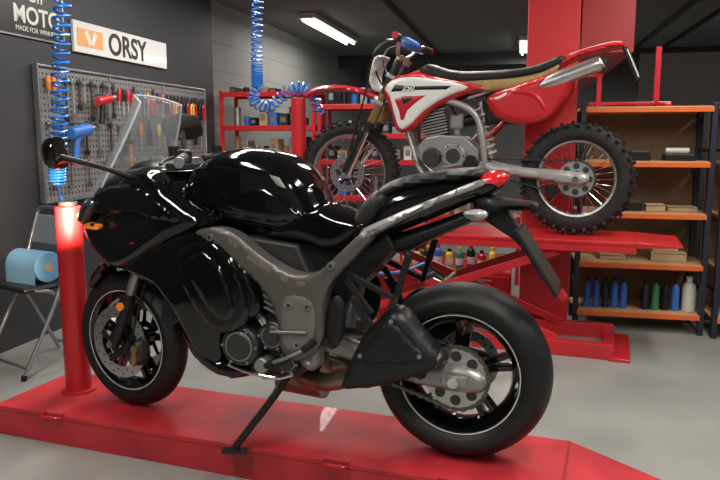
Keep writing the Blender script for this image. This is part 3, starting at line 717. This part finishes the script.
puff('front_mudguard',[(1800,845),(1770,885),(1690,915),(1560,925),(1400,900),(1290,850),(1230,800),(1240,785),(1320,830),(1430,868),(1560,885),(1680,880),(1760,850)],.045,.03,.03,REDP,w=lambda x,z:lerp(1.1,.75,(x-1.4)/.4))
puff('number_board',[(1250,1100),(1300,1075),(1322,980),(1305,890),(1280,880),(1290,970),(1260,1050),(1235,1090)],.08,.03,.02,WHT)
plate('number_board_face',[(1262,1090),(1312,1070),(1336,980),(1322,915),(1332,980),(1310,1060)],-.07,.07,WHT,.002)
tube('handlebar',[(1.05,-.40,1.17),(1.07,-.25,1.175),(1.12,-.12,1.10),(1.13,0,1.09),(1.12,.12,1.10),(1.07,.25,1.175),(1.05,.40,1.17)],.0125,ALU)
cyl('crossbar',(1.075,-.2,1.16),(1.075,.2,1.16),.008,ALU);cyl('crossbar_pad',(1.075,-.12,1.165),(1.075,.12,1.165),.034,BLUEP,bevel=.008)
for s in(1,-1):
    cyl('hand_grip',(1.062,s*.29,1.174),(1.05,s*.41,1.17),.019,RUB);tube('lever',[(1.10,s*.22,1.17),(1.13,s*.29,1.16),(1.10,s*.40,1.15)],.006,ALU,8)
    box('lever_perch',(1.09,s*.23,1.17),(.05,.03,.03),MATB,bevel=.005)
    cyl('grip_end',(1.05,s*.41,1.17),(1.048,s*.42,1.17),.02,REDP)
box('bar_clamp',(1.12,0,1.06),(.05,.12,.06),ALUD,bevel=.006)
tube('brake_hose',[(1.09,.22,1.18),(1.25,.18,1.10),(1.33,.14,.85),(1.44,.12,.5)],.006,BLKP,8);tube('control_cable',[(1.1,-.22,1.18),(1.24,-.05,1.15),(1.2,.08,.98),(1.0,.05,.85)],.006,BLKP,8)
tube('clutch_cable',[(1.1,.24,1.18),(1.28,.10,1.12),(1.26,.07,.95),(1.12,.1,.8)],.006,BLKP,8)
for s in(1,-1):
    y=s*.08
    tube('frame_cradle',[(1.17,s*.03,.88),(1.10,s*.05,.68),(1.03,s*.06,.50),(.98,y,.38),(.90,y,.335),(.62,y,.335),(.56,y,.42)],.013,SILV)
    tube('frame_spar',[(1.16,s*.03,.92),(.95,s*.09,.84),(.72,s*.11,.78),(.62,s*.10,.70),(.58,s*.10,.55),(.57,y,.40)],[.018,.02,.02,.02,.020,.018],SILV)
    tube('subframe_rail',[(.68,s*.09,.82),(.40,s*.08,.90),(.12,s*.07,.97)],.010,SILV);tube('subframe_strut',[(.58,s*.09,.56),(.42,s*.09,.72),(.2,s*.07,.92)],.009,REDP)
cyl('steering_head',(1.155,0,.97),(1.225,0,.80),.03,SILV)
plate('crankcase',[(1000,520),(985,440),(900,375),(660,375),(600,430),(610,510),(700,590),(860,600),(950,580)],-.085,.085,ALUD,.012)
cyl('clutch_cover',(.76,.08,.47),(.76,.12,.47),.078,ALUD,bevel=.01);cyl('ignition_cover',(.90,.08,.46),(.90,.115,.46),.06,ENG,bevel=.01);cyl('cover_boss',(.76,.12,.47),(.76,.128,.47),.045,ENG,bevel=.003)
for k in range(6):
    a=k*math.pi/3;cyl('cover_bolt',(.76+.066*math.cos(a),.115,.47+.066*math.sin(a)),(.76+.066*math.cos(a),.126,.47+.066*math.sin(a)),.006,DKST,seg=6)
cyl('front_sprocket_cover',(.655,.08,.43),(.655,.105,.43),.045,MATB,bevel=.006)
R=Matrix.Rotation(math.radians(12),3,'Y')
boxes('cylinder_fins',[((.885+.21*(i*.018),0,.600+i*.018),(.17 if i<8 else .19,.17,.008),R) for i in range(11)],ALU)
boxes('cylinder_barrel',[((.905,0,.69),(.13,.13,.21),R)],ENG);box('cylinder_head',(.93,0,.815),(.16,.14,.05),ALUD,bevel=.012);cyl('spark_plug_cap',(.93,.0,.84),(.92,.02,.90),.014,BLKP)
box('carburettor',(.76,.0,.68),(.09,.09,.10),ALUD,bevel=.015);cyl('carb_bowl',(.76,0,.60),(.76,0,.64),.035,ALUD);tube('intake_boot',[(.72,0,.68),(.62,0,.70)],.035,RUB)
tube('fuel_line',[(.76,.05,.72),(.80,.10,.80),(.84,.08,.86)],.006,BLKP,8);tube('plug_lead',[(.92,.02,.90),(.96,.09,.86),(1.0,.07,.80)],.006,BLKP,8)
box('airbox',(.48,0,.76),(.2,.14,.2),MATB,bevel=.02)
for s in(1,-1):
    box('radiator',(1.085,s*.10,.74),(.035,.11,.22),ALUD,rot=(0,.25,0))
    boxes('radiator_fins',[((1.108-.003*i,s*.10,.65+.022*i),(.045,.10,.004),None) for i in range(9)],DKST)
tube('exhaust_header',[(.98,-.02,.76),(1.03,-.03,.68),(1.03,-.06,.55),(.98,-.10,.48),(.80,-.13,.46),(.64,-.13,.60),(.52,-.11,.74),(.40,-.02,.80),(.32,.08,.84),(.25,.13,.875)],[.02,.021,.022,.022,.02,.02,.02,.022],ALUD)
tube('silencer',[(.25,.135,.875),(.16,.137,.91),(-.06,.14,.99),(-.08,.14,.995)],[.03,.043,.043,.03],ALU,20);cyl('silencer_tip',(-.08,.14,.995),(-.115,.14,1.008),.022,DKST)
puff('skid_plate',[(1030,440),(960,360),(880,325),(640,325),(640,345),(880,350),(940,380),(1010,450)],.07,.02,.01,ALU)
tube('kick_start_lever',[(.68,-.11,.48),(.66,-.14,.62)],.009,STEEL);tube('gear_lever',[(.70,.13,.42),(.82,.14,.40)],.007,STEEL);cyl('foot_peg',(.60,.09,.39),(.60,.19,.39),.016,STEEL);cyl('foot_peg',(.60,-.09,.39),(.60,-.19,.39),.016,STEEL)
# bodywork
SW=lambda x,z:lerp(.95,1.15,(x-.5)/.5)
SW2=lambda x,z:lerp(.97,1.14,(x-.5)/.5)
both('tank_shroud',[(1205,885),(1150,945),(1080,968),(937,962),(780,930),(600,895),(560,872),(700,838),(800,798),(902,745),(980,665),(1060,615),(1125,635),(1155,740),(1185,820)],.115,.03,.02,REDP,th=.03,w=SW)
both('shroud_white_panel',[(1185,885),(1135,935),(1020,950),(880,932),(670,885),(780,835),(880,785),(955,730),(1030,655),(1090,640),(1130,740),(1155,830)],.146,.008,.008,WHT,th=.012,w=SW2,sm=3)
DR=M('dark_red_graphic',(.42,.01,.02),.35)
both('shroud_graphic_bar',[(1150,862),(1120,905),(760,893),(800,868)],.153,.005,.005,BLKP,th=.006,w=SW2,sm=1)
both('shroud_graphic_wing',[(1125,820),(1095,750),(1082,690),(1062,690),(1042,745),(985,795),(920,838),(1060,838)],.153,.005,.005,DR,th=.006,w=SW2,sm=1)
both('shroud_graphic_chip',[(1080,825),(1065,780),(1020,808),(1000,826)],.157,.004,.004,BLKP,th=.004,w=SW2,sm=1)
textobj('shroud_lettering','250',.05,WHT,(1.075,.184,.868),(math.radians(90),0,math.pi+.04),bold=.001,shear=.3)
puff('fuel_tank',[(1100,930),(1050,985),(960,1000),(880,975),(780,950),(640,930),(700,870),(900,820),(1040,830)],.07,.055,.06,REDP)
cyl('fuel_cap',(1.0,0,.99),(1.0,0,1.02),.035,BLKP)
puff('seat',[(990,985),(950,1028),(900,1028),(800,995),(700,982),(500,982),(330,995),(215,1028),(140,1055),(120,1030),(200,965),(400,925),(700,900),(900,930)],.08,.035,.03,SEATM)
both('seat_side_panel',[(760,918),(560,932),(420,932),(270,955),(150,1002),(190,945),(300,888),(480,858),(640,862)],.1,.018,.02,OCH,th=.03)
both('side_number_panel',[(560,816),(500,855),(400,885),(260,930),(150,965),(85,945),(70,880),(120,780),(195,690),(290,655),(400,665),(500,700),(545,760)],.12,.045,.04,REDP,th=.04)
both('side_panel_crease',[(430,850),(330,870),(250,830),(200,750),(230,740),(290,810),(400,830)],.162,.008,.008,REDP,th=.008)
both('side_panel_flash',[(520,815),(440,850),(420,830),(500,790)],.160,.007,.006,WHT,th=.006,sm=1)
puff('rear_mudguard',[(330,960),(150,1035),(20,1085),(-130,1118),(-205,1112),(-215,1095),(-140,1085),(20,1045),(150,990),(300,925)],.06,.03,.02,REDP)
puff('rear_mudguard_top',[(100,1063),(-20,1100),(-130,1124),(-190,1120),(-130,1108),(0,1068)],.05,.02,.02,WHT)
plate('plate_holder',[(-185,1105),(-215,1105),(-300,915),(-275,905)],-.06,.06,BLKP,.004)
obj('licence_plate',boxv((-.252,0,1.0),(.006,.13,.17),Matrix.Rotation(math.radians(24),3,'Y')),BF,WHT,False)
both('swingarm',[(600,440),(480,420),(295,400),(60,385),(-35,365),(-40,320),(30,300),(250,330),(450,355),(600,370)],.075,.03,.02,SILV,th=.02)
cyl('swingarm_pivot',(.58,-.11,.41),(.58,.11,.41),.02,STEEL);cyl('rear_axle',(.03,-.13,.338),(.03,.13,.338),.012,STEEL);cyl('axle_nut',(.03,.12,.338),(.03,.135,.338),.02,CHR,seg=6)
sprocket(.03,.068,.338,.11,46,ALUD);chain((.03,.338),.11,(.66,.42),.032,.068,DKST)
plate('chain_guide',[(210,300),(130,300),(140,225),(190,225)],.055,.085,BLKP)
cyl('rear_shock',(.55,0,.45),(.62,0,.80),.028,STEEL);coil('shock_spring',[(.555,0,.48),(.585,0,.62),(.612,0,.76)],.042,7,.008,WHT)
disc(.03,-.065,.338,.07,.105,'rear_brake')
# ---------------------------------------------------------------- camera / world
cam=bpy.data.cameras.new('camera');co=bpy.data.objects.new('camera',cam);sc.collection.objects.link(co)
co.location=(0,0,1.27);co.rotation_euler=(math.pi/2-math.atan(102/700),0,0);cam.lens=35;cam.sensor_width=36;sc.camera=co
w=bpy.data.worlds.new('world');sc.world=w;w.use_nodes=True;w.node_tree.nodes['Background'].inputs[0].default_value=(.5,.55,.6,1);w.node_tree.nodes['Background'].inputs[1].default_value=.3
